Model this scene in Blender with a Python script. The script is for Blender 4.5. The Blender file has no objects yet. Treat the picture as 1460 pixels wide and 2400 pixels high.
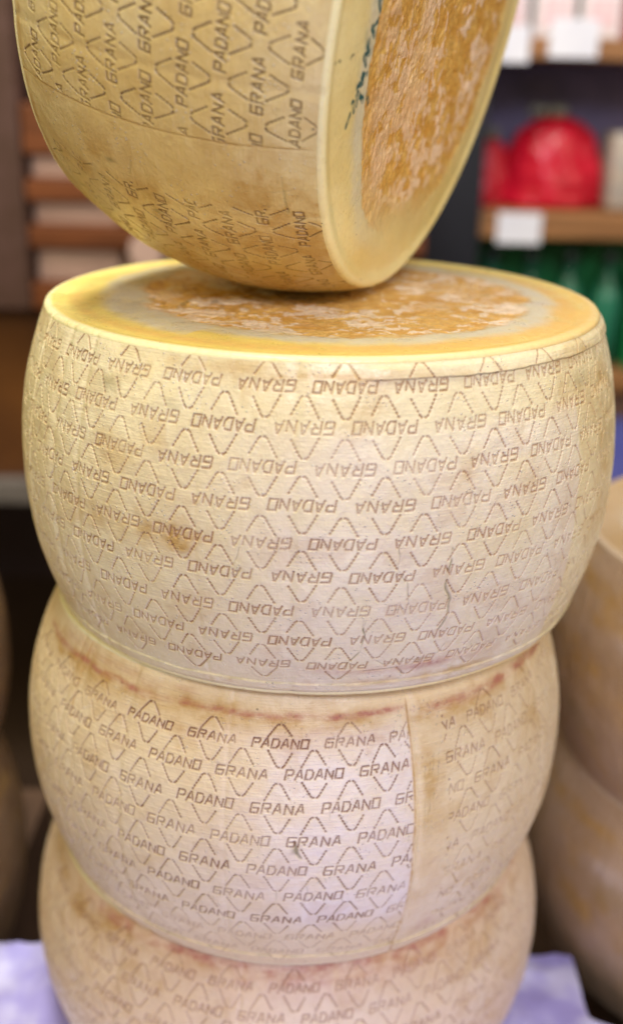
import bpy, bmesh, math
import numpy as np
from mathutils import Vector, Matrix
S = bpy.context.scene
rad = math.radians
RNG = np.random.default_rng(7)

# ------------------------------------------------------------ camera, world, lamps
PITCH, ROLL = 0.3744, 0.0228
fw = np.array([0, math.cos(PITCH), -math.sin(PITCH)]); rt = np.array([1., 0, 0]); up_ = np.cross(rt, fw)
r2 = math.cos(ROLL)*rt + math.sin(ROLL)*up_; u2 = -math.sin(ROLL)*rt + math.cos(ROLL)*up_
cd = bpy.data.cameras.new('camera'); cam = bpy.data.objects.new('camera', cd); S.collection.objects.link(cam)
cam.matrix_world = Matrix(((r2[0], u2[0], -fw[0], 0), (r2[1], u2[1], -fw[1], 0), (r2[2], u2[2], -fw[2], 0), (0, 0, 0, 1)))
cd.sensor_fit = 'VERTICAL'; cd.sensor_height = 36; cd.lens = 36*2584.9/2400
cd.clip_start = .02; cd.clip_end = 60
cd.dof.use_dof = True; cd.dof.focus_distance = .685
cd.dof.aperture_fstop = (cd.lens/1000)/.0155
S.camera = cam
S.view_settings.view_transform = 'Standard'; S.view_settings.look = 'None'
S.view_settings.exposure = 0; S.view_settings.gamma = 1
S.render.resolution_x = 622; S.render.resolution_y = 1024

w = bpy.data.worlds.new('World'); S.world = w; w.use_nodes = True
bg = w.node_tree.nodes['Background']; bg.inputs[0].default_value = (1.0, .80, .48, 1); bg.inputs[1].default_value = .19

def area(name, loc, target, size, power, col):
    l = bpy.data.lights.new(name, 'AREA'); l.shape = 'RECTANGLE'; l.size, l.size_y = size; l.energy = power; l.color = col
    o = bpy.data.objects.new(name, l); S.collection.objects.link(o); o.location = loc
    d = Vector(target)-Vector(loc); o.rotation_euler = d.to_track_quat('-Z', 'Y').to_euler()
    return o
area('key_lamp', (.20, -.62, .78), (0, .7, -.50), (.42, .36), 16, (.86, .85, 1.0))
area('ceiling_lamp', (-.28, .72, 1.6), (-.05, .78, -.15), (1.3, .4), 39, (1.0, .95, .80))
area('warm_lamp', (-1.5, .25, .6), (0, .8, -.3), (.7, 1.2), 8.5, (1.0, .81, .30))
area('right_lamp', (1.6, .2, .5), (0, .8, -.2), (.6, .8), 9, (1.0, .86, .62))
area('low_lamp', (.15, -.45, -.70), (0, .7, -.45), (.7, .5), 3.6, (.72, .64, 1.0))  # added fill standing in for lavender bounce off cloth and floor
area('shelf_lamp', (.3, 1.35, 1.5), (.35, 2.3, -.1), (1.6, .4), 22, (.95, .93, 1.0))

# ------------------------------------------------------------ helpers
def tag(o, label=None, cat=None, group=None, kind=None):
    if label: o['label'] = label
    if cat: o['category'] = cat
    if group: o['group'] = group
    if kind: o['kind'] = kind
    return o
def empty(name, loc):
    o = bpy.data.objects.new(name, None); S.collection.objects.link(o); o.location = loc; o.empty_display_size = .05
    return o
def link(name, me, mat, parent=None, smooth=True):
    if mat and not me.materials: me.materials.append(mat)
    if smooth: me.polygons.foreach_set('use_smooth', np.ones(len(me.polygons), bool))
    o = bpy.data.objects.new(name, me); S.collection.objects.link(o)
    if parent: o.parent = parent
    return o
def grid_mesh(name, P, wrap=False, attrs=None, flip=False):
    """P (n, m, 3) -> quad mesh; wrap closes the second axis"""
    n, m = P.shape[:2]
    me = bpy.data.meshes.new(name)
    i = np.arange(n-1)[:, None]; j = np.arange(m if wrap else m-1)[None]
    j2 = (j+1) % m
    q = np.stack([i*m+j, i*m+j2, (i+1)*m+j2, (i+1)*m+j], -1).reshape(-1, 4)
    if flip: q = q[:, ::-1]
    me.vertices.add(n*m); me.vertices.foreach_set('co', P.reshape(-1).astype(np.float32))
    me.loops.add(q.size); me.loops.foreach_set('vertex_index', q.reshape(-1).astype(np.int32))
    me.polygons.add(len(q)); me.polygons.foreach_set('loop_start', np.arange(0, q.size, 4, dtype=np.int32))
    me.polygons.foreach_set('loop_total', np.full(len(q), 4, dtype=np.int32))
    me.update(calc_edges=True)
    for k, (typ, A) in (attrs or {}).items():
        a = me.attributes.new(k, typ, 'POINT')
        a.data.foreach_set('value' if typ == 'FLOAT' else 'vector', A.reshape(-1).astype(np.float32))
    return me
def sst(a, b, x):
    t = np.clip((x-a)/(b-a), 0, 1); return t*t*(3-2*t)
def vnoise(x, y, seed=0):
    """smooth value noise, -1..1"""
    r = np.random.default_rng(seed).uniform(-1, 1, (256, 256))
    xi = np.floor(x).astype(int); yi = np.floor(y).astype(int); fx = x-xi; fy = y-yi
    fx = fx*fx*fx*(fx*(fx*6-15)+10); fy = fy*fy*fy*(fy*(fy*6-15)+10)
    g = lambda a, b: r[a & 255, b & 255]
    return (g(xi, yi)*(1-fx)+g(xi+1, yi)*fx)*(1-fy)+(g(xi, yi+1)*(1-fx)+g(xi+1, yi+1)*fx)*fy
def fbm(x, y, o=4, seed=0):
    s = 0; a = .5; c, d = .8, .6
    for k in range(o):
        s = s+a*vnoise(x, y, seed+k); x, y = 2.03*(c*x-d*y)+3.1, 2.03*(d*x+c*y)-1.7; a *= .5
    return s
def poly_dist(u, v, pts):
    d = np.full(u.shape, 1e9)
    for (a, b), (c, e) in zip(pts[:-1], pts[1:]):
        dx, dy = c-a, e-b; t = np.clip(((u-a)*dx+(v-b)*dy)/(dx*dx+dy*dy+1e-12), 0, 1)
        d = np.minimum(d, np.hypot(u-a-t*dx, v-b-t*dy))
    return d

# ------------------------------------------------------------ node helpers
class NT:
    def __init__(s, name):
        s.m = bpy.data.materials.new(name); s.m.use_nodes = True; s.t = s.m.node_tree; s.b = s.t.nodes['Principled BSDF']
    def n(s, typ, **kw):
        o = s.t.nodes.new(typ)
        for k, v in kw.items(): setattr(o, k, v)
        return o
    def set(s, sock, v):
        if hasattr(v, 'is_output'): s.t.links.new(v, sock)
        elif isinstance(v, (tuple, list)) and len(v) == 3 and sock.type == 'RGBA': sock.default_value = (*v, 1)
        else: sock.default_value = v
    def attr(s, name): return s.n('ShaderNodeAttribute', attribute_name=name)
    def noise(s, vec, scale, detail=4, rough=.55, dist=0):
        o = s.n('ShaderNodeTexNoise'); s.set(o.inputs['Vector'], vec); o.inputs['Scale'].default_value = scale
        o.inputs['Detail'].default_value = detail; o.inputs['Roughness'].default_value = rough; o.inputs['Distortion'].default_value = dist
        return o.outputs['Fac']
    def voro(s, vec, scale, feature='F1'):
        o = s.n('ShaderNodeTexVoronoi', feature=feature); s.set(o.inputs['Vector'], vec); o.inputs['Scale'].default_value = scale
        return o.outputs['Distance']
    def math(s, op, a, b=0., c=0., clamp=False):
        o = s.n('ShaderNodeMath', operation=op, use_clamp=clamp)
        for k, x in enumerate((a, b, c)): s.set(o.inputs[k], x)
        return o.outputs[0]
    def ramp(s, x, a, b, lo=0., hi=1.):
        o = s.n('ShaderNodeMapRange', interpolation_type='SMOOTHSTEP'); s.set(o.inputs[0], x)
        for k, v in enumerate((a, b, lo, hi)): s.set(o.inputs[k+1], v)
        return o.outputs[0]
    def mix(s, f, a, b, mode='MIX'):
        o = s.n('ShaderNodeMix', data_type='RGBA', blend_type=mode); s.set(o.inputs[0], f); s.set(o.inputs[6], a); s.set(o.inputs[7], b)
        return o.outputs[2]
    def bump(s, h, dist, strength=1., normal=None):
        o = s.n('ShaderNodeBump'); o.inputs['Strength'].default_value = strength; o.inputs['Distance'].default_value = dist
        s.set(o.inputs['Height'], h)
        if normal: s.set(o.inputs['Normal'], normal)
        return o.outputs[0]
    def out(s, **kw):
        for k, v in kw.items(): s.set(s.b.inputs[k.replace('_', ' ')], v)
        return s.m

def rind_material(name, base, base2, ink, seed=0., weave=1., sss=.12):
    m = NT(name); A = m.attr('local'); L = A.outputs['Vector']
    mp = m.n('ShaderNodeMapping'); m.set(mp.inputs[0], L); mp.inputs[1].default_value = (seed, seed*.7, -seed); L = mp.outputs[0]
    st = m.attr('stamp').outputs['Fac']; br = m.attr('stain').outputs['Fac']; rd = m.attr('red').outputs['Fac']; gn = m.attr('mould').outputs['Fac']
    n1 = m.noise(L, 9, 5, .6); n2 = m.noise(L, 38, 5, .65); n3 = m.noise(L, 260, 3, .6)
    c = m.mix(m.ramp(n1, .38, .66), base, base2)
    c = m.mix(m.math('MULTIPLY', m.ramp(n2, .42, .72), .35), c, (base2[0]*.80, base2[1]*.74, base2[2]*.62))
    c = m.mix(m.math('MULTIPLY', m.ramp(n3, .45, .75), .22), c, (base[0]*.72, base[1]*.68, base[2]*.6))
    # fine fibre threads pressed in by the cloth
    mp2 = m.n('ShaderNodeMapping'); m.set(mp2.inputs[0], L); mp2.inputs[3].default_value = (60, 60, 900)
    thr = m.noise(mp2.outputs[0], 1, 2, .5)
    c = m.mix(m.math('MULTIPLY', m.ramp(thr, .5, .72), .16*weave), c, (base[0]*1.12, base[1]*1.12, base[2]*1.2))
    # tiny glints painted in as pale specks
    v = m.voro(L, 330); sp = m.math('MULTIPLY', m.ramp(v, .26, .08), m.ramp(m.noise(L, 55, 2), .5, .62))
    c = m.mix(m.math('MULTIPLY', sp, .7), c, (.95, .92, .82))
    c = m.mix(m.math('MULTIPLY', m.attr('bloom').outputs['Fac'], m.ramp(n2, .2, .6, .7, 1.)), c, (.86, .79, .76))  # whitish lamp sheen painted into the colour; pale mottling on the neighbours
    brn = m.math('MULTIPLY', br, m.ramp(m.noise(L, 70, 5, .7), .25, .6, .45, 1.))
    c = m.mix(brn, c, (.52, .31, .08))
    c = m.mix(gn, c, (.20, .17, .06))
    rdn = m.math('MULTIPLY', rd, m.ramp(m.noise(L, 120, 4, .7), .3, .65, .35, 1.))
    c = m.mix(rdn, c, (.42, .13, .10))
    # small dark pits
    v2 = m.voro(L, 46); pit = m.math('MULTIPLY', m.ramp(v2, .055, .03), .8)
    c = m.mix(m.math('MULTIPLY', pit, m.ramp(n2, .5, .6)), c, (.13, .09, .03))
    inkf = m.math('MULTIPLY', st, m.ramp(m.noise(L, 150, 3, .6), .15, .5, .75, 1.))
    c = m.mix(inkf, c, ink)
    h = m.math('ADD', m.math('MULTIPLY', n2, 1.2), m.math('ADD', m.math('MULTIPLY', n3, .35), m.math('MULTIPLY', thr, .22*weave)))
    h = m.math('ADD', h, m.math('MULTIPLY', sp, .5))
    nb = m.bump(h, .0016, .9)
    rough = m.ramp(n2, .3, .7, .27, .46)
    m.b.inputs['Subsurface Radius'].default_value = (.006, .0035, .0015); m.b.inputs['Subsurface Scale'].default_value = 1.
    return m.out(Base_Color=c, Roughness=rough, Normal=nb, Specular_IOR_Level=.45, Subsurface_Weight=sss, Coat_Weight=.25, Coat_Roughness=.32)

def face_material(name, yellow, amber, fleck, grey, seed=0., rim=(.92, .86, .56)):
    m = NT(name); A = m.attr('local'); L = A.outputs['Vector']
    mp = m.n('ShaderNodeMapping'); m.set(mp.inputs[0], L); mp.inputs[1].default_value = (seed, -seed*.6, 0); L = mp.outputs[0]
    am = m.attr('amber').outputs['Fac']; gr = m.attr('grey').outputs['Fac']; ik = m.attr('ink').outputs['Fac']; dk = m.attr('ink_dark').outputs['Fac']
    fl = m.attr('fleck').outputs['Fac']; tan = m.attr('tan').outputs['Fac']
    n1 = m.noise(L, 14, 5, .6); n2 = m.noise(L, 60, 5, .65); n3 = m.noise(L, 300, 3, .6)
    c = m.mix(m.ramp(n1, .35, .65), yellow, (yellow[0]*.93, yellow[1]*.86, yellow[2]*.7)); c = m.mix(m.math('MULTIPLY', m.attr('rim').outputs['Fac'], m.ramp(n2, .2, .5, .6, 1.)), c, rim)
    c = m.mix(m.math('MULTIPLY', tan, m.ramp(n2, .25, .6, .4, 1.)), c, (amber[0]*1.05, amber[1]*1.08, amber[2]*1.2))
    g = m.math('MULTIPLY', gr, m.ramp(m.noise(L, 45, 5, .7), .3, .55, .55, 1.))
    c = m.mix(g, c, grey)
    a = m.mix(m.ramp(n2, .35, .65), amber, (amber[0]*.80, amber[1]*.66, amber[2]*.42))
    a = m.mix(fl, a, fleck)
    c = m.mix(am, c, a)
    c = m.mix(m.math('MULTIPLY', m.ramp(n3, .5, .8), .25), c, (.5, .36, .15))
    c = m.mix(ik, c, (.015, .10, .10)); c = m.mix(dk, c, (.03, .028, .02))
    v2 = m.voro(L, 60); c = m.mix(m.ramp(v2, .05, .025, 0, .8), c, (.15, .10, .03))
    nb = m.bump(m.math('ADD', n2, m.math('MULTIPLY', n3, .3)), .0012, .8)
    m.b.inputs['Subsurface Radius'].default_value = (.006, .0035, .0015); m.b.inputs['Subsurface Scale'].default_value = 1.
    return m.out(Base_Color=c, Roughness=m.ramp(n2, .3, .7, .26, .5), Normal=nb, Specular_IOR_Level=.5, Subsurface_Weight=.12, Coat_Weight=.15, Coat_Roughness=.25)

# ------------------------------------------------------------ stamped lettering
G = {'G': [[(1, 1), (.08, 1), (0, .85), (0, .12), (.1, 0), (.9, 0), (1, .12), (1, .5), (.1, .5)]],
     'R': [[(0, 0), (0, 1), (.9, 1), (1, .85), (1, .62), (.85, .5), (.1, .5)], [(.55, .5), (1, 0)]],
     'A': [[(0, 0), (.42, 1), (.58, 1), (1, 0)], [(.2, .33), (.8, .33)]],
     'N': [[(0, 0), (0, 1), (1, 0), (1, 1)]],
     'P': [[(0, 0), (0, 1), (.9, 1), (1, .85), (1, .6), (.85, .45), (.1, .45)]],
     'D': [[(0, 0), (0, 1), (.7, 1), (1, .72), (1, .28), (.7, 0), (0, 0)]],
     'O': [[(0, 0), (0, 1), (1, 1), (1, 0), (0, 0)]]}
def word_strokes(word):
    L = []; n = len(word); wtot, cw = (39.0, 4.8) if n == 6 else (35.5, 5.0)
    pitch = (wtot-cw)/(n-1); x0 = -wtot/2; h = 6.7
    for i, ch in enumerate(word):
        for pl in G[ch]:
            L.append([(x0+i*pitch+px*cw+(py-.5)*1.3, (py-.5)*h) for px, py in pl])
    return L
def diamond_strokes():
    return [[(-9.0, 5.6), (-3.1, 16.0), (-1.9, 17.1), (1.2, 17.1), (2.3, 16.1), (8.5, 5.6)],
            [(-8.5, -5.6), (-2.5, -16.1), (-1.4, -17.1), (1.7, -17.1), (2.9, -16.0), (8.9, -5.6)]]
WS = {'GRANA': word_strokes('GRANA'), 'PADANO': word_strokes('PADANO')}
DS = diamond_strokes()

def stamp_band(F, ang, zz, Rb, rows, a0, first, step, sgn, amin, amax, zlim=1e9, strength=1., seed=1, topscale=.72, ws=1.):
    """press the words and lozenges into field F (ang in degrees, zz in mm)"""
    rng = np.random.default_rng(seed)
    k = Rb*1000*math.pi/180            # mm per degree
    au = ang*k
    du = au[len(au)//2+1]-au[len(au)//2]; dz = zz[1]-zz[0]
    other = {'GRANA': 'PADANO', 'PADANO': 'GRANA'}
    zs = sorted(rows); ord_rows = list(rows)
    for ri, z0 in enumerate(ord_rows):
        zc = sorted(abs(z0-o) for o in ord_rows if o != z0)[0]
        sc = min(1.05, zc/22.6)
        base = a0+ri*step/2
        j0 = int(math.floor((amin-base)/step))-1; j1 = int(math.ceil((amax-base)/step))+1
        for j in range(j0, j1+1):
            ac = base+j*step
            word = first if j % 2 == 0 else other[first]
            jit = rng.normal(0, .35, 2); rs = strength*rng.uniform(.75, 1.08)
            for kind, strokes in (('w', WS[word]), ('d', DS)):
                wd, seg, gap = (.64, .4, 1.3) if kind == 'w' else (.66, .7, 1.9)
                for pl in strokes:
                    for (x0, y0), (x1, y1) in zip(pl[:-1], pl[1:]):
                        Lg = math.hypot(x1-x0, y1-y0)
                        n = max(1, int(round(Lg/(seg+gap))))
                        for q in range(n):
                            t0 = q/n; t1 = (q+seg/(seg+gap))/n
                            ends = []
                            for t in (t0, t1):
                                lx = x0+(x1-x0)*t+jit[0]; ly = (y0+(y1-y0)*t)+jit[1]
                                ly = ly*(sc if abs(ly) > 5 else max(sc, .9))
                                U = ac*k+sgn*lx*ws; Z = z0+sgn*ly
                                if Z > ord_rows[0]: Z = ord_rows[0]+(Z-ord_rows[0])*topscale
                                if Z < ord_rows[-1]: Z = ord_rows[-1]+(Z-ord_rows[-1])*topscale
                                ends.append((U, Z))
                            (ua, za), (ub, zb) = ends
                            um = (ua+ub)/2
                            if um < amin*k or um > amax*k or abs((za+zb)/2) > zlim: continue
                            i0 = np.searchsorted(au, min(ua, ub)-2.2); i1 = np.searchsorted(au, max(ua, ub)+2.2)
                            r0 = max(0, int((min(za, zb)-2.2-zz[0])/dz)); r1 = min(len(zz), int((max(za, zb)+2.2-zz[0])/dz)+1)
                            if i1 <= i0 or r1 <= r0: continue
                            uu = au[None, i0:i1]; vv = zz[r0:r1, None]
                            dx, dy = ub-ua, zb-za
                            t = np.clip(((uu-ua)*dx+(vv-za)*dy)/(dx*dx+dy*dy+1e-9), 0, 1)
                            d = np.hypot(uu-ua-t*dx, vv-za-t*dy)
                            val = (1-sst(wd*.6, wd*1.5, d))*rs*rng.uniform(.75, 1.)
                            F[r0:r1, i0:i1] = np.maximum(F[r0:r1, i0:i1], val)

def angles(fine0, fine1, stepdeg):
    f = np.arange(fine0, fine1, stepdeg)
    c = np.arange(fine1, fine0+360, 1.5)
    return np.concatenate([f, c])

def profile(t, Rf, Rb, p): return Rf+(Rb-Rf)*(1-np.abs(t)**p)

def make_wheel(label, group, C, ax, e1, base_loc, Rf, Rb, H, p, rind, face, fine=(-97, 97), res=.5,
               bands=(), blobs=(), rings=(), cracks=(), steps=(), seams=(), fades=(), sheen_panels=(), face_fn=None, face_res=(60, 360), seed=0, lump=.5, flat=False, ovr=None):
    C, ax, e1 = (np.asarray(q, float) for q in (C, ax, e1)); e2 = np.cross(ax, e1); loc = np.asarray(base_loc, float)
    root = empty('cheese_wheel', tuple(loc)); tag(root, label, 'cheese wheel', group)
    FIL = .0035
    k = Rb*1000*math.pi/180
    ang = angles(fine[0], fine[1], res/k)
    hz = H*500-FIL*1000
    zz = np.linspace(-hz, hz, int(2*hz/res)+1)
    Z, A = np.meshgrid(zz, ang, indexing='ij')
    U = A*k
    F = np.zeros(Z.shape)
    for b in bands: stamp_band(F, ang, zz, Rb, **b)
    for (a0, a1, z0, z1, amt) in fades:       # worn patches, soft edged
        mk = sst(a0-4, a0+4, A)*(1-sst(a1-4, a1+4, A))*sst(z0-5, z0+5, Z)*(1-sst(z1-5, z1+5, Z))
        F *= 1-amt*mk
    wear = .92+.45*fbm(U/22, Z/22, 3, seed+3)
    F *= np.clip(wear, .5, 1.0)
    stain = np.zeros(Z.shape); red = np.zeros(Z.shape); mould = np.zeros(Z.shape)
    nz = fbm(U/26, Z/20, 5, seed+11)
    wrapn = fbm(U/9, Z/7, 4, seed+15)
    stain += .22*sst(.12, .42, nz); sheen_bloom = np.zeros(Z.shape)
    for (ch, a, z, sa, sz, s) in blobs:
        wob = 1+.9*wrapn
        g = s*np.exp(-(((A-a)/sa)**2+((Z-z)/sz)**2)*np.clip(wob, .3, 2))*np.clip(.75+.9*nz, .3, 1.3)
        if ch == 's': stain += g
        elif ch == 'r': red += g
        elif ch == 'w': sheen_bloom += g
        else: mould += g
    for (a0, a1, z0, z1, amt, soft) in sheen_panels:
        sheen_bloom += amt*sst(a0-soft, a0+soft, A+.2*wrapn)*(1-sst(a1-.25, a1+.25, A))*sst(z0-14, z0+14, Z)*(1-sst(z1-7, z1+7, Z+6*wrapn))*np.clip(.85+.8*nz, .3, 1.1)  # paints the lamp's whitish sheen onto the front centre
    for (ch, z, sz, s, a0, a1) in rings:
        zc = z+2.2*fbm(U/30, Z*0, 3, seed+21)
        g = s*np.exp(-((Z-zc)/sz)**2)*np.clip(.62+1.3*fbm(U/16, Z/6, 4, seed+23), .22, 1.3)*sst(a0-3, a0+3, A)*(1-sst(a1-3, a1+3, A))
        if ch == 's': stain += g
        else: red += g
    Rr = profile(Z/(H*500), Rf, Rb, p)
    D = np.zeros(Z.shape)
    for (z, w_, h_, a0, a1) in steps:         # edge of the pressing band: everything beyond z stands proud
        zc = z+.9*fbm(U/25, Z*0, 4, seed+31)
        s_ = sst(-w_, w_, (Z-zc)*np.sign(z))*sst(a0-2, a0+2, A)*(1-sst(a1-2, a1+2, A))
        D += h_*s_
        F *= 1-.0*s_
        mould += .35*np.exp(-((Z-zc)*np.sign(z)/.7)**2)*sst(a0-2, a0+2, A)*(1-sst(a1-2, a1+2, A))*(h_ > 0)*np.clip(.5+1.5*wrapn, 0, 1)
    for (a, slope, z0, z1, h_, ch) in seams:
        ac = a+slope*Z/100+.25*fbm(Z/30, U*0, 3, seed+41)
        g = np.exp(-((A-ac)*k/.8)**2)*sst(z0-3, z0+3, Z)*(1-sst(z1-3, z1+3, Z))
        D += -.5*g+h_*sst(-.8, .8, (A-ac)*k)*np.exp(-np.clip((A-ac)*k, 0, 99)/25)*sst(z0-3, z0+3, Z)*(1-sst(z1-3, z1+3, Z))
        stain += .85*g*np.clip(.6+1.2*wrapn, .2, 1)
    for (pts, wd, s) in cracks:
        P2 = [(a*k, z) for a, z in pts]
        lo = min(q[0] for q in P2)-8; hi = max(q[0] for q in P2)+8
        i0, i1 = np.searchsorted(ang*k, lo), np.searchsorted(ang*k, hi)
        d = poly_dist(U[:, i0:i1]+1.2*vnoise(Z[:, i0:i1]/6, U[:, i0:i1]/9, 77), Z[:, i0:i1], P2)
        g = s*(1-sst(wd*.4, wd*1.6, d))*np.clip(.6+1.3*wrapn[:, i0:i1], .15, 1)
        mould[:, i0:i1] += .6*g; D[:, i0:i1] -= .7*g
    rg = np.random.default_rng(seed+99); nicks = [(rg.uniform(-1.6, 1.9), rg.uniform(.2, .8), rg.uniform(.005, .02)) for q in range(16)]; ph = rg.uniform(0, 6.28, 9); am = rg.normal(0, 1, 9)/np.arange(2, 11)**.9
    def ringw(th): return .9*sum(am[q]*np.sin((q+2)*th+ph[q]) for q in range(9))+.25*fbm(th*9, th*0+seed, 3, seed+98)*(1-np.exp(-((np.abs(th)-np.pi)/.3)**2))-sum(q[1]*np.exp(-((th-q[0])/q[2])**2) for q in nicks)
    wra = ringw((np.radians(A)+np.pi) % (2*np.pi)-np.pi)
    # bodily unevenness, swollen ground between the marks, pressed marks
    D += lump*1.5*fbm(U/60, Z/45, 3, seed+51)+lump*.55*fbm(U/11, Z/9, 3, seed+55)
    halo = np.clip(F, 0, 1)
    D += -1.25*halo
    off = (Rr*1000+D)/1000
    ends = sst(hz, hz-3, np.abs(Z)); off = Rr*(1-ends)+off*ends+wra/1000
    ca, sa_ = np.cos(np.radians(A))[..., None], np.sin(np.radians(A))[..., None]
    local = np.concatenate([off[..., None]*ca, off[..., None]*sa_, Z[..., None]/1000], -1)
    Mx = np.stack([e1, e2, ax], 0)
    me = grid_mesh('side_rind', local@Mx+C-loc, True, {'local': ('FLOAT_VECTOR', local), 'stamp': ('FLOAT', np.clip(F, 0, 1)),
         'stain': ('FLOAT', np.clip(stain, 0, .9)), 'red': ('FLOAT', np.clip(red, 0, .85)), 'mould': ('FLOAT', np.clip(mould, 0, .8)), 'bloom': ('FLOAT', np.clip(sheen_bloom, 0, .9))})
    link('side_rind', me, rind, root)
    # flat faces with their rounded rim; each shares the rim ring of the side
    Redge = float(profile(hz/(H*500), Rf, Rb, p))
    for sg in (1, -1):
        nr, na = face_res if sg == 1 else (24, 240)
        th = np.radians(np.linspace(0, 360, na, endpoint=False))
        fil = np.linspace(0, 1, 9)
        slope = .35
        R_, Z_ = [], []
        for q in fil:                           # rounding
            a_ = q*math.pi/2
            R_.append(Redge-FIL*(1-math.cos(a_))*1.15); Z_.append(hz/1000+FIL*math.sin(a_))
        rr = np.linspace(R_[-1], 0.0005, nr)[1:]
        R_ += list(rr); Z_ += [H/2]*len(rr)
        R_, Z_ = np.array(R_), np.array(Z_)
        RR, TH = np.meshgrid(R_, th, indexing='ij'); ZZ = np.repeat(Z_[:, None], na, 1)
        RR = RR+ringw((TH+np.pi) % (2*np.pi)-np.pi)/1000*(RR/Redge)**6
        x = RR*np.cos(TH)*1000; y = RR*np.sin(TH)*1000; r = RR*1000
        inner = sst(Redge*1000-5, Redge*1000-14, r)
        T = {}
        if face_fn: T, dz = face_fn(x, y, r, sg)
        else:
            wob = 9*fbm(x/35, y/35, 4, seed+5)
            T['amber'] = 1-sst(146, 151, r+wob); T['grey'] = (1-sst(158, 168, r+wob)); T['ink'] = 0*r; T['ink_dark'] = 0*r
            T['fleck'] = sst(.1, .3, fbm(x/9, y/9, 5, seed+8)); T['tan'] = 0*r
            dz = .5*fbm(x/30, y/30, 4, seed+6)-1.2*(1-sst(150, 185, r))*0
        T['rim'] = sst(Redge*1000-7, Redge*1000-3.5, r)  # pale worn edge that also paints in the highlight along the rounding
        ZZ = ZZ+dz*inner/1000
        loc3 = np.stack([x/1000, y/1000, sg*ZZ], -1)
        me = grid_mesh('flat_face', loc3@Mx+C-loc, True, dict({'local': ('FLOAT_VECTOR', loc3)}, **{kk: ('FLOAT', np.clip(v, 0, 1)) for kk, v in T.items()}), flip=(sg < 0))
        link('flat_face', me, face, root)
    return root

# ------------------------------------------------------------ setting: table cloth, floor, back wall
def noise_sheet(name, x0, x1, y0, y1, z, amp, mat, n=200, scale=14, seed=5, xm=None):
    xs = np.linspace(x0, x1, n); ys = np.linspace(y0, y1, n); Y, X = np.meshgrid(ys, xs, indexing='ij')
    X = x0+(X-x0)/(x1-x0)*((x1 if xm is None else x1+(xm-x1)*(1-sst(.755, .785, Y)))-x0)
    Zz = z-amp+amp*(1-np.abs(fbm(X*scale, Y*scale*.7, 3, seed))*2)*.9
    return link(name, grid_mesh(name, np.stack([X, Y, Zz], -1)), mat)
m = NT('lavender_cloth'); tc = m.n('ShaderNodeTexCoord').outputs['Object']
MAT_CLOTH = m.out(Base_Color=m.mix(m.ramp(m.noise(tc, 11, 3, .6), .4, .6), (.40, .37, .80), (.66, .66, .96)), Roughness=.5)
m = NT('dark_floor'); tc = m.n('ShaderNodeTexCoord').outputs['Object']
MAT_FLOOR = m.out(Base_Color=m.mix(m.noise(tc, 5), (.035, .018, .010), (.07, .04, .02)), Roughness=.6)
m = NT('dim_wall'); tc = m.n('ShaderNodeTexCoord').outputs['Object']
MAT_WALL = m.out(Base_Color=m.mix(m.noise(tc, 3), (.05, .03, .03), (.08, .05, .05)), Roughness=.8)

fl = link('floor', grid_mesh('floor', np.array([[[-4, -2, -1.5], [4, -2, -1.5]], [[-4, 5, -1.5], [4, 5, -1.5]]], float)), MAT_FLOOR)
tag(fl, kind='structure')
wl = link('wall', grid_mesh('wall', np.array([[[-4, 3.2, -1.5], [4, 3.2, -1.5]], [[-4, 3.2, 2.2], [4, 3.2, 2.2]]], float)), MAT_WALL)
tag(wl, kind='structure')

def box_bm(bm, x0, x1, y0, y1, z0, z1, bev=.002, seg=2):
    r = bmesh.ops.create_cube(bm, size=1)
    vs = r['verts']
    for v in vs: v.co = Vector(((x0+x1)/2+v.co.x*(x1-x0), (y0+y1)/2+v.co.y*(y1-y0), (z0+z1)/2+v.co.z*(z1-z0)))
    if bev: bmesh.ops.bevel(bm, geom=list({e for v in vs for e in v.link_edges}), offset=bev, segments=seg, affect='EDGES', profile=.5)
def box(name, x0, x1, y0, y1, z0, z1, mat, parent=None, bev=.002, smooth=False):
    bm = bmesh.new(); ox, oy, oz = (0, 0, 0)
    if parent: ox, oy, oz = parent.location
    box_bm(bm, x0-ox, x1-ox, y0-oy, y1-oy, z0-oz, z1-oz, bev)
    me = bpy.data.meshes.new(name); bm.to_mesh(me); bm.free()
    return link(name, me, mat, parent, smooth)
def plain(name, c, c2=None, rough=.5, scale=20, metal=0., stretch=(1, 1, 1), **kw):
    m = NT(name); tc = m.n('ShaderNodeTexCoord').outputs['Object']; mp = m.n('ShaderNodeMapping'); m.set(mp.inputs[0], tc); mp.inputs[3].default_value = stretch
    c2 = c2 or tuple(x*.8 for x in c)
    n = m.noise(mp.outputs[0], scale, 4, .6)
    return m.out(Base_Color=m.mix(m.ramp(n, .35, .65), c, c2), Roughness=rough, Metallic=metal, Normal=m.bump(n, .001, .4), **kw)

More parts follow.
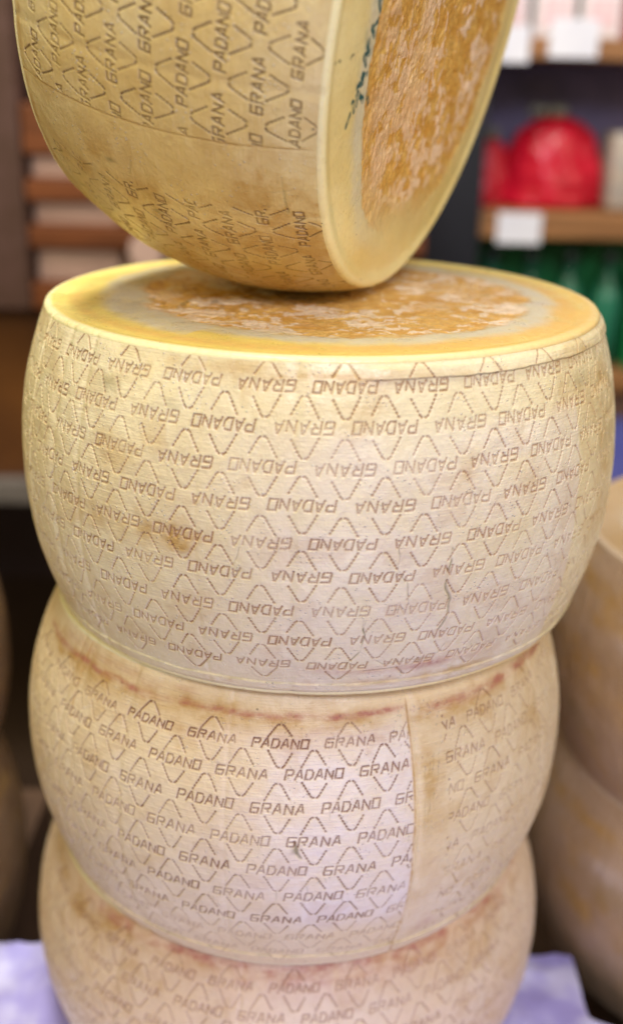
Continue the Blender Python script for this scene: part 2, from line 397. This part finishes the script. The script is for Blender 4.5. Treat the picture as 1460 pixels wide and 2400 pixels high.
M_WOOD = plain('shelf_wood', (.40, .19, .07), (.26, .12, .045), .45, 12, stretch=(.4, 1, 6))
M_WOOD_L = plain('rack_wood', (.23, .070, .020), (.14, .042, .012), .45, 12, stretch=(.4, 1, 6))
M_BACK = plain('shelf_back_panel', (.26, .23, .42), (.20, .18, .34), .7)
M_BLACK = plain('black_post', (.010, .012, .018), None, .4)
M_POST_L = plain('mauve_brown_post', (.105, .052, .040), (.08, .038, .024), .6)
M_METAL = plain('grey_rail', (.28, .25, .23), None, .5, metal=.3)
M_TAGW = plain('white_card', (.86, .87, .95), (.80, .81, .90), .5)
M_WHITE = plain('white_carton', (.86, .82, .82), (.80, .74, .75), .5)
M_PINK = plain('pink_print', (.80, .52, .55), (.84, .66, .68), .5, 30)
M_REDP = plain('red_carton', (.55, .09, .09), (.45, .07, .07), .5)
M_RED = plain('red_foil', (.62, .010, .035), (.46, .004, .02), .28, 14)
M_BOW = plain('grey_green_ribbon', (.20, .22, .19), (.28, .28, .24), .5)
M_BEIGE = plain('beige_pack', (.50, .42, .34), (.38, .36, .34), .5)
M_GREEN = plain('green_glass', (.03, .20, .12), (.02, .13, .08), .15, 10)
M_GREEN2 = plain('green_carton', (.01, .26, .08), (.006, .17, .05), .4)
M_CAP = plain('dark_cap', (.02, .05, .045), None, .4)
M_BLUE = plain('blue_carton', (.12, .14, .55), (.16, .18, .60), .4)
M_BROWN = plain('brown_carton', (.24, .14, .10), (.30, .17, .14), .6)
M_PACK = plain('pale_pink_pack', (.66, .46, .40), (.56, .38, .33), .5, 9)

# ------------------------------------------------------------ table (pallet) with cloth
tb = empty('display_table', (0, .7, -1.5)); tag(tb, 'low display table draped in lavender cloth under the cheese stacks', 'table')
box('table_front', -.30, .395, .1, .755, -1.5, -.842, plain('table_front_side', (.10, .07, .09)), tb)
box('table_body', -.30, .262, .757, .855, -1.5, -.84, M_FLOOR2 := plain('table_side', (.10, .07, .09)), tb)
cl = noise_sheet('tablecloth', -.305, .268, .05, .862, -.8035, .008, MAT_CLOTH, xm=.40)
tag(cl, 'pale lavender cloth spread over the table at the bottom of the stack', 'tablecloth')

M_PALLET = plain('pallet_wood', (.16, .09, .05), (.10, .055, .03), .6, 10)
for x0, x1, zt, lb in ((-.78, -.345, -.9025, 'dark wooden pallet box under the left neighbouring cheese stack'), (.322, .74, -.8645, 'dark wooden pallet box under the right neighbouring cheese stack')):
    tag(box('pallet', x0, x1, .7, 1.25, -1.5, zt, M_PALLET), lb, 'pallet')
# ------------------------------------------------------------ right shelf
sh = empty('shelf_unit', (.8, 2.4, -1.5)); tag(sh, 'wooden shop shelf unit with black side post, blurred on the right', 'shelf')
YF = 2.2
for (zt, th_) in ((.079, .036), (-.233, .048), (-.545, .04), (-.80, .055), (.42, .04)):
    box('shelf_board', .312, 1.5, YF, YF+.36, zt-th_, zt, M_WOOD, sh)
box('back_panel', .23, 1.5, YF+.362, YF+.38, -1.5, .6, M_BACK, sh)
box('side_post', .205, .31, YF-.03, YF+.36, -1.5, .6, M_BLACK, sh)
def price_tag(x, z, w_, h_, label):
    t = box('price_tag', x-w_/2, x+w_/2, YF-.008, YF-.005, z-h_/2, z+h_/2, M_TAGW, bev=.001)
    tag(t, label, 'price tag', 'white price tags on the shelf edges'); return t
price_tag(.389, -.262, .085, .058, 'white price tag on the shelf edge below the red bags')
price_tag(.349, .066, .06, .062, 'small white price tag on the top shelf edge beside the upright cheese wheel')
price_tag(.459, .078, .09, .066, 'larger white price tag on the top shelf edge in the upper right corner')
# cartons on the upper board
for i, (x, lab) in enumerate(((.345, 'white and pink carton on the top shelf nearest the upright cheese wheel'), (.431, 'white and pink carton on the top shelf above the larger price tag'),
                              (.517, 'white and pink carton on the top shelf at the right picture edge'))):
    root = empty('carton', (x, YF+.10, .0805)); tag(root, lab, 'carton', 'white and pink cartons on the top shelf')
    box('carton_body', x-.036, x+.036, YF+.04, YF+.16, .0805, .27, M_WHITE, root, .003)
    box('printed_label', x-.024, x+.024, YF+.0375, YF+.0395, .10, .15, M_PINK, root, .0004)
rb = box('carton_stack', .32, .62, YF+.19, YF+.30, .0805, .30, M_REDP, bev=.003)
rb.name = 'red_carton'; tag(rb, 'wide red carton standing behind the white cartons on the top shelf', 'carton')
# red foil bags
def foil_bag(cx, cy, z0, rw, h, seed, label):
    root = empty('gift_bag', (cx, cy, z0)); tag(root, label, 'gift bag', 'red foil gift bags on the middle shelf')
    n, mth = 60, 96
    t = np.linspace(0, 1, n); th = np.linspace(0, 2*np.pi, mth, endpoint=False); T, TH = np.meshgrid(t, th, indexing='ij')
    prof = np.interp(t, [0, .015, .04, .3, .6, .8, .92, .97, 1.0], [.02, .9, 1.0, .96, .86, .74, .46, .2, .02])
    R = prof[:, None]*rw*(1+.10*fbm(TH*2.2, T*5+seed, 3, seed)+.05*np.abs(np.sin(TH*5+T*4)))
    P = np.stack([R*np.cos(TH), .62*R*np.sin(TH), T*h+0*TH], -1)
    me = grid_mesh('bag_body', P, True); link('bag_body', me, M_RED, root)
    bm = bmesh.new()
    for a in np.linspace(0, 2*np.pi, 7)[:-1]:
        bmesh.ops.create_uvsphere(bm, u_segments=12, v_segments=8, radius=1, matrix=Matrix.Translation((.022*rw/.095*math.cos(a)-.2*rw, .02*math.sin(a), h+.004))@Matrix.Rotation(a, 4, 'Z')@Matrix.Diagonal((.018, .008, .012, 1)))
    me = bpy.data.meshes.new('bow'); bm.to_mesh(me); bm.free(); link('bow', me, M_BOW, root)
foil_bag(.468, YF+.12, -.2325, .100, .178, 3, 'large glossy red foil gift bag on the shelf with a ribbon bow')
foil_bag(.338, YF+.12, -.2325, .045, .135, 9, 'smaller red foil gift bag left of the large one beside the black post')
bp = box('beige_pack', .568, .66, YF+.05, YF+.16, -.2325, -.085, M_BEIGE, bev=.012, smooth=True); tag(bp, 'beige and grey pack on the shelf right of the large red bag', 'packet')
# green bottles
def lathe_bm(bm, pr, cx, cy, z0, seg=32):
    vs = [[bm.verts.new((cx+r*math.cos(2*math.pi*i/seg), cy+r*math.sin(2*math.pi*i/seg), z0+z)) for i in range(seg)] for r, z in pr]
    for a, b in zip(vs[:-1], vs[1:]):
        for i in range(seg): bm.faces.new((a[i], a[(i+1) % seg], b[(i+1) % seg], b[i]))
    bm.faces.new(vs[0][::-1]); bm.faces.new(vs[-1])
protob = None
places = ['beside the black post', 'second from the black post', 'third from the black post', 'fourth from the black post']
for i, x in enumerate((.355, .435, .515, .595)):
    if protob is None:
        root = empty('green_bottle', (x, YF+.08, -.5445))
        bm = bmesh.new(); lathe_bm(bm, [(.030, 0), (.033, .004), (.033, .13), (.028, .155), (.014, .18), (.0125, .205)], 0, 0, 0)
        me = bpy.data.meshes.new('bottle_body'); bm.to_mesh(me); bm.free(); b1 = link('bottle_body', me, M_GREEN, root)
        bm = bmesh.new(); lathe_bm(bm, [(.0145, 0), (.015, .002), (.015, .022), (.013, .025)], 0, 0, .205)
        me = bpy.data.meshes.new('cap'); bm.to_mesh(me); bm.free(); b2 = link('cap', me, M_CAP, root); protob = (root, b1, b2)
    else:
        root = protob[0].copy(); S.collection.objects.link(root); root.location = (x, YF+.08, -.5445)
        for c_ in protob[1:]:
            d_ = c_.copy(); S.collection.objects.link(d_); d_.parent = root
    tag(root, 'dark green bottle on the shelf below the red bags, '+places[i], 'bottle', 'green bottles on the lower shelf')
gb = box('green_carton', .33, .95, YF+.19, YF+.32, -.5445, -.30, M_GREEN2, bev=.004); tag(gb, 'long bright green carton behind the green bottles', 'carton')
gb = box('green_carton', .635, .74, YF+.03, YF+.15, -.5445, -.36, M_GREEN2, bev=.004); tag(gb, 'upright green carton at the right picture edge beside the bottles', 'carton')
bb = box('blue_carton', .60, .74, YF+.04, YF+.18, -.7995, -.655, M_BLUE, bev=.005); tag(bb, 'violet blue carton low on the shelf at the right edge beside the cheese rim', 'carton')
bb = box('brown_carton', .57, .76, YF+.05, YF+.17, -.6545, -.59, M_BROWN, bev=.004); tag(bb, 'flat brown carton lying on the violet blue carton', 'carton')

# ------------------------------------------------------------ left rack
lr = empty('wooden_rack', (-.5, 2.2, -1.5)); tag(lr, 'orange brown wooden rack with dark side post, blurred on the left', 'rack')
box('side_post', -1.3, -.515, 1.99, 2.05, -.40, 1.0, M_POST_L, lr)
for zt, zb in ((-.050, -.131), (-.174, -.210), (-.254, -.291), (-.355, -.40)):
    box('rack_board', -.513, .19, 2.0, 2.3, zb, zt, M_WOOD_L, lr)
box('lower_panel', -1.3, .19, 2.06, 2.09, -.79, -.402, plain('dark_rack_panel', (.20, .075, .015), (.10, .035, .01), .5, 3), lr)
box('rack_back', -.513, .19, 2.31, 2.33, -.40, 1.0, plain('rack_back_panel', (.12, .05, .03)), lr)
box('metal_rail', -1.3, .19, 2.02, 2.055, -.79, -.745, M_METAL, lr)
lv = ['top', 'middle', 'bottom']
for li, zb in enumerate((-.174, -.254, -.355)):
    hgt = (.040, .041, .058)[li]
    for xi, x in enumerate((-.43, -.27, -.11)):
        o = box('flat_packet', x-.076, x+.076, 2.02+.008*xi, 2.2, zb+.0005, zb+hgt, M_PACK, bev=.006, smooth=True)
        tag(o, 'pale pink packet in the %s rack slot, %s' % (lv[li], ('nearest the dark post', 'second from the post', 'third from the post')[xi]), 'packet', 'pale packets in the wooden rack')
t = bmesh.new(); bmesh.ops.create_cone(t, cap_ends=True, segments=40, radius1=.03, radius2=.03, depth=.003, matrix=Matrix.Translation((-.304, 1.99, -.29))@Matrix.Rotation(math.pi/2, 4, 'X'))
me = bpy.data.meshes.new('round_tag'); t.to_mesh(me); t.free()
o = link('round_tag', me, M_PACK, smooth=False); tag(o, 'round pale tag on the wooden rack edge left of the upright wheel', 'price tag')

# ------------------------------------------------------------ the cheese wheels
INK = (.25, .135, .075)
R1 = rind_material('rind_upright', (.80, .66, .32), (.76, .56, .20), (.20, .10, .02), 1.3)
R2 = rind_material('rind_upper', (.85, .76, .50), (.82, .70, .41), (.36, .155, .05), 4.1)
R3 = rind_material('rind_middle', (.83, .70, .48), (.80, .64, .38), (.26, .11, .045), 7.7, 1.8)
R4 = rind_material('rind_low', (.80, .66, .50), (.78, .60, .40), (.30, .13, .07), 2.9)
R5 = rind_material('rind_neighbour', (.56, .41, .26), (.46, .32, .19), (.3, .18, .1), 5.9)
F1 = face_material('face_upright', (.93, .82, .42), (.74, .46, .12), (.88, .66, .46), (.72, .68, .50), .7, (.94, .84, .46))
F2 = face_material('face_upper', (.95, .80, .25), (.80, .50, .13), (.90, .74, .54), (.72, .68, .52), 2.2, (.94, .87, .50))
F3 = face_material('face_middle', (.80, .70, .52), (.66, .46, .30), (.80, .70, .60), (.75, .70, .70), 3.2)
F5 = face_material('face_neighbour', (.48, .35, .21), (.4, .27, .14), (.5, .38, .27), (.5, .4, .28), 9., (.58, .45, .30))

R6 = rind_material('rind_dark_neighbour', (.30, .19, .10), (.22, .13, .06), (.3, .18, .1), 8.9)  # left stack's shadow put into a darkened rind colour
F6 = face_material('face_dark_neighbour', (.25, .16, .08), (.2, .11, .05), (.25, .17, .12), (.22, .17, .12), 3., (.30, .2, .12))  # face colours darkened likewise, as painted shade
def flecks(x, y, seed, s=1.):
    a = fbm(x/4.6+1.3*vnoise(x/10, y/12, seed+60), y/7.5, 5, seed+8)
    b = fbm(x/34, y/34, 3, seed+18)
    f = sst(.03, .20, a+1.1*b)
    ridge = 1-np.abs(fbm(x/5.5, y/9, 4, seed+28))*4
    return f, ridge, a
def strokes_mask(x, y, pls, wd):
    m_ = np.zeros(x.shape)
    for pl in pls:
        m_ = np.maximum(m_, 1-sst(wd*.5, wd*1.4, poly_dist(x+.8*vnoise(x/3, y/3, 5), y+.8*vnoise(x/3+9, y/3, 6), pl)))
    return m_
def face1(x, y, r, sg):
    th = np.degrees(np.arctan2(np.abs(y), x))
    wob = 5*fbm(x/28, y/28, 4, 3)+2.5*fbm(x/7, y/7, 3, 13)
    ra = np.interp(th, [0, 26, 46, 60, 90, 120, 180], [124, 131, 141, 152, 150, 152, 150])
    low = np.exp(-((np.degrees(np.arctan2(y, x))-92)/26)**2)
    T = {'amber': (1-sst(-2.5, 2.5, r+wob+2*fbm(x/3.5, y/3.5, 3, 17)-ra))*(1-low*sst(118, 150, r+wob)), 'grey': .8*(1-sst(9, 22, r+wob-ra))*(1-.8*low)*sst(-120, 20, x), 'tan': .35*(1-sst(150, 178, r+wob))*sst(60, -60, x)}
    f, ridge, a = flecks(x, y, 31)
    T['fleck'] = f*np.clip(.45+.5*sst(60, -60, x)+.3*fbm(x/30, y/30, 2, 9), 0, 1)*(1-.7*sst(ra-24, ra-8, r))
    pls = [[(135, 66), (140, 61), (133, 62), (136, 56), (128, 58), (124, 60)], [(138, 52), (130, 50), (134, 46), (126, 45)], [(131, 40), (137, 36), (130, 34), (136, 28)],
           [(128, 24), (134, 20), (126, 16)], [(127, 10), (133, 6), (126, 2), (130, -6)], [(140, 68), (142, 74)], [(116, 57), (113, 61)]]
    T['ink'] = strokes_mask(x, y, pls, 1.9)*np.clip(.7+.9*fbm(x/4, y/4, 3, 4), .1, 1)+.45*sst(-.1, .4, fbm(x/8, y/8, 3, 44))*np.exp(-((r-137)/8)**2)*sst(-20, 0, y)*(1-sst(58, 70, y))*(x > 0)
    T['ink_dark'] = strokes_mask(x, y, [[(170, 39.6), (171, 39.8)], [(174.5, 40.6), (175, 40.7)], [(157, 37), (154, 35)]], .7)
    dz = .5*fbm(x/30, y/30, 4, 6)+T['amber']*(.42*np.clip(ridge, -1, 1)+1.1*a)-.7*T['amber']-2.0*(sst(152, 188, r)**1.5)
    return T, dz
def face2(x, y, r, sg):
    # x towards the camera, y to the right
    th = np.degrees(np.arctan2(y, x))
    wob = 9*fbm(x/30, y/30, 4, 103)
    ra = 150-22*np.exp(-((th+80)/45)**2)-8*np.exp(-((th+15)/30)**2)
    T = {'amber': (1-sst(-6, 5, r+wob+3*fbm(x/4, y/6, 3, 117)+2.5*fbm(x/7, y/7, 3, 113)-ra))*.93, 'grey': .9*(1-sst(10, 24, r+wob-ra-np.where(th < -30, 12, 0))), 'tan': .75*np.exp(-((th-65)/50)**2)*sst(150, 172, r+wob)+.75*np.exp(-((r-172)/9)**2)*np.exp(-((th-20)/60)**2)+.55*np.exp(-((r-176)/5)**2)}
    f, ridge, a = flecks(x, y, 131)
    T['fleck'] = np.maximum(f*(.35+.6*sst(-.15, .2, fbm(x/40, y/40, 2, 109)+.25*(x > 20))), .75*sst(-.12, .18, a+.8*fbm(x/25, y/40, 3, 119))*np.exp(-((y+75)/50)**2))
    T['ink'] = .75*np.exp(-(((x-22)/10)**2+((y+12)/26)**2))*sst(-.15, .3, fbm(x/8, y/8, 3, 104))
    T['ink_dark'] = .5*sst(.1, .35, fbm(x/12, y/5, 4, 140))*np.exp(-(((x-40)/22)**2+((y+90)/40)**2))
    dz = .6*fbm(x/30, y/30, 4, 106)+T['amber']*(.40*np.clip(ridge, -1, 1)+1.1*a)-.8*T['amber']
    dz += 1.5*sst(160, 182, r)*(1-sst(184, 191, r))*0-1.2*sst(150, 190, r)
    return T, dz

C1 = np.array([-.0108739, .8393027, .06804585]); AX1 = np.array([.90589076, -.37164894, -.20307386]); AX1 /= np.linalg.norm(AX1)
E1 = -C1-(-C1@AX1)*AX1; E1 /= np.linalg.norm(E1)
C2 = np.array([.00354, .81271, -.25794]); C3 = np.array([-.00995, .81325, -.48508]); C4 = np.array([-.01398, .83826, -.70061])
UPZ = (0, 0, 1); FR = (0, -1, 0)
P_ = 2.0906
g = 'grana wheels in the central stack'

make_wheel('upright yellow cheese wheel balancing on its edge on top of the stack', g, C1, AX1, E1, (C1[0], C1[1], -.1472), .1899, .2149, .2064, P_, R1, F1,
    fine=(-45, 112), res=.45, face_fn=face1, face_res=(250, 1500), seed=10,
    bands=[dict(rows=[88, 67.5, 47, 26.3, 3.3, -19, -41, -62, -82], a0=11.0, first='GRANA', step=12.4, sgn=-1, ws=.90, amin=-60, amax=26.8, seed=11, zlim=100),
           dict(rows=[88, 66.5, 45, 23.5, 2, -20, -42, -63, -83], a0=45, first='PADANO', step=12.4, sgn=-1, ws=.90, amin=39.5, amax=125, seed=12, zlim=100, strength=.85)],
    blobs=[('s', 37.5, 65.7, 3.8, 13, 1.1), ('s', 33.8, 78, 2.5, 5, .35), ('s', 40, -12, 6, 16, .35), ('s', 34, -20, 5, 34, .35), ('s', 46, 50, 8, 30, .35), ('s', 44, -5, 3, 3, .5), ('s', 48, 18, 4, 8, .3),
           ('s', 41, -99, 8, 3, 1.), ('s', 55, 70, 10, 30, .45), ('s', 60, 20, 12, 50, .6), ('s', 50, 92, 14, 8, .6), ('s', 35, 40, 6, 22, .4), ('s', 42, 80, 8, 14, .4), ('s', 38, -60, 8, 20, .35), ('m', 36, -30, .5, 5, .6), ('m', 44.5, -4, .5, 3, .5)],
    rings=[('s', -97, 2.0, .9, -60, 60), ('s', 98, 1.5, .25, 28, 90)],
    seams=[(27, 0, -101, 96, -.5, 's')], cracks=[([(33, 81), (40, 82.5)], .8, .7), ([(34, -13), (37.5, -17)], .8, .7), ([(35, 92), (36, 60)], .3, .5)], lump=.55)

make_wheel('large pale wheel with upside-down lettering under the upright wheel', g, C2, UPZ, FR, (C2[0], C2[1], C2[2]-.11075), .1973, .22, .2215, P_, R2, F2,
    res=.45, face_fn=face2, face_res=(250, 1500), seed=20, sheen_panels=[(-14, 50, -112, 70, .42, 22)],
    bands=[dict(rows=[95.2, 72, 49.3, 27, 4.2, -17.5, -41.3, -63.4, -83.5], a0=4.0, first='PADANO', step=12.75, sgn=-1, amin=-96, amax=96, seed=21, strength=.80)],
    blobs=[('s', -35.7, 46, 3.5, 8, .5), ('s', -36.5, 2, 4, 10, .65), ('s', -26, 0, 5, 9, .65), ('s', -17.5, 3, 3, 4, .4), ('m', -38, 84, 2.5, 5, .5), ('m', -25, 80, 2, 5, .35), ('s', 24.2, 50, 1.6, 10, .5),
           ('s', 36.3, 31, 3, 9, .45), ('s', 46, 74, 6, 10, .35), ('s', -3, 61, 5, 8, .2), ('s', 10, 82, 4, 5, .25), ('s', 2, 103, 26, 4, .45), ('s', 10, -99, 6, 3.5, .75), ('s', 28, -98, 7, 2.5, .5), ('s', -15, -101, 1, 2, .6),
           ('m', 53, 84, 3, 4, .35), ('s', 62, 20, 6, 60, .5), ('s', -30, 30, 12, 30, .2), ('s', -22, -8, 4, 6, .3), ('r', 12, 97, 20, 5, .22), ('r', 15, -88, 14, 4, .35)],
    rings=[('s', 99.5, 1.8, .45, -10, 60), ('r', -88, 3, .35, 0, 30)],
    steps=[(98.8, .6, 1.7, 8, 100), (-99.5, .8, 1.2, -100, 100)],
    cracks=[([(22, -3), (21.2, -26), (22.3, -39), (22.3, -52), (21.2, -60)], .8, 1.), ([(12.8, 0), (13, -13), (14.3, -23), (15, -38)], .45, .8), ([(7.3, -39), (8.2, -58), (7.8, -72), (4.8, -86)], .5, .9),
            ([(8.4, -39), (8, -58)], .4, .7), ([(24.2, -60), (22.5, -79), (17.2, -87), (8.8, -88.6)], .5, .7), ([(7.8, -72), (12, -84), (20, -82)], .4, .6), ([(-12, 0), (-14, -25), (-18, -32)], .3, .5)], lump=.45)

make_wheel('middle cheese wheel with upright lettering and a bare seam strip', g, C3, UPZ, FR, (C3[0], C3[1], C3[2]-.1164), .1861, .2176, .2328, P_, R3, F3,
    res=.45, seed=30,
    bands=[dict(rows=[83, 63, 40.5, 17, -6.5, -29.6, -52, -73, -92], a0=-2.1, first='PADANO', step=13.05, sgn=1, amin=-96, amax=22.5, seed=31),
           dict(rows=[83, 61, 38.5, 16.5, -6.5, -29.6, -52, -73, -92], a0=41.3, first='PADANO', step=13.05, sgn=1, amin=30.0, amax=96, seed=32, strength=.85)],
    fades=[(-60, 22, -110, -62, .45)], sheen_panels=[(-8, 22.7, -60, 90, .85, 16)],
    blobs=[('s', 26.2, 72, 2.2, 24, .38), ('s', 25.5, 40, 1.4, 36, .25), ('s', 29, 10, 5, 60, .10), ('s', -20, 99, 14, 8, .5), ('s', 5, 84, 12, 10, .30), ('s', 37, 86, 12, 12, .45), ('s', -45, 95, 14, 16, .6), ('r', 29, -82, 2, 6, .6),
           ('s', 60, 60, 12, 40, .3), ('r', 0, 84, 20, 8, .22), ('s', 30, -90, 5, 6, .3), ('m', 1.2, 11, .7, 3.5, .7)],
    rings=[('r', 98.5, 2.2, .95, -70, 22), ('r', 96, 3.2, 1., 23, 75), ('r', 106, 3, .25, -60, -20), ('s', 96, 7, .6, -70, 18), ('s', 94, 9, .5, 23, 75)],
    steps=[(-98.5, .8, 1.6, -100, 100)],
    seams=[(22.8, 0, -112, 104, 1.5, 's'), (-49, 0, 60, 112, -.3, 's')],
    cracks=[([(1, 17), (1.5, 8.5), (2.2, 4)], 1.0, 1.), ([(3.3, -20), (3.5, -32), (2.5, -38)], .5, .8), ([(-2, -24), (-2.2, -33)], .4, .7), ([(6.8, 45), (6.8, 30)], .3, .5), ([(27.3, 67), (25.8, 27)], .3, .6),
            ([(28.7, 70), (26.8, 36)], .3, .6), ([(25.3, 58), (24.5, 12)], .3, .6), ([(26.3, 60), (25.4, 15)], .25, .5)], lump=.45)

make_wheel('lowest pinkish cheese wheel of the central stack cut by the bottom picture edge', g, C4, UPZ, FR, (C4[0], C4[1], C4[2]-.0991), .1988, .2273, .1982, P_, R4, F3,
    res=.6, seed=40,
    bands=[dict(rows=[76.5, 55.3, 33, 11, -11, -33, -55], a0=2.6, first='PADANO', step=12.9, sgn=1, amin=-96, amax=96, seed=41, strength=.8)],
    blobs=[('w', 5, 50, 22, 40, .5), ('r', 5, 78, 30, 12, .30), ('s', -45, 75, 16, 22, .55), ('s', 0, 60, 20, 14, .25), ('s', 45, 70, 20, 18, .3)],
    rings=[('r', 90, 4.0, .95, -50, 75), ('s', 85, 6, .45, -75, 60), ('r', 82, 6, .3, -10, 60)], lump=.6)

# neighbouring stacks
def neighbour(C, R_f, R_b, H, labels, grp, n, ztop, seed, rm, fm):
    for i in range(n):
        c = np.array([C[0], C[1], ztop-(i+.5)*H])
        make_wheel(labels[i], grp, c, UPZ, FR, (c[0], c[1], c[2]-H/2+.0003), R_f, R_b, H-.0006, 2.1, rm, fm, res=2.5, seed=seed+i*3, lump=.8,
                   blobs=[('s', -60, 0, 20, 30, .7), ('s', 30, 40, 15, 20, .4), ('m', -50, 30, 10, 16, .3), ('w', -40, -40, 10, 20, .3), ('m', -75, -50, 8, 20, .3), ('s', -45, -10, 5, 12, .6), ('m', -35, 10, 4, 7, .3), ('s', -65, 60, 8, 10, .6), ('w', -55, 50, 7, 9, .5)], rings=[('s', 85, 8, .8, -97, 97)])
neighbour((.465, .975), .199, .222, .236, ['blurred tan cheese wheel on top of the right neighbouring stack', 'blurred tan cheese wheel at the bottom of the right neighbouring stack'], 'neighbouring stack on the right', 2, -.392, 60, R5, F5)
neighbour((-.527, .965), .199, .222, .236, ['blurred dark tan cheese wheel on top of the left neighbouring stack', 'blurred dark tan cheese wheel at the bottom of the left neighbouring stack'], 'neighbouring stack on the left', 2, -.43, 70, R6, F6)
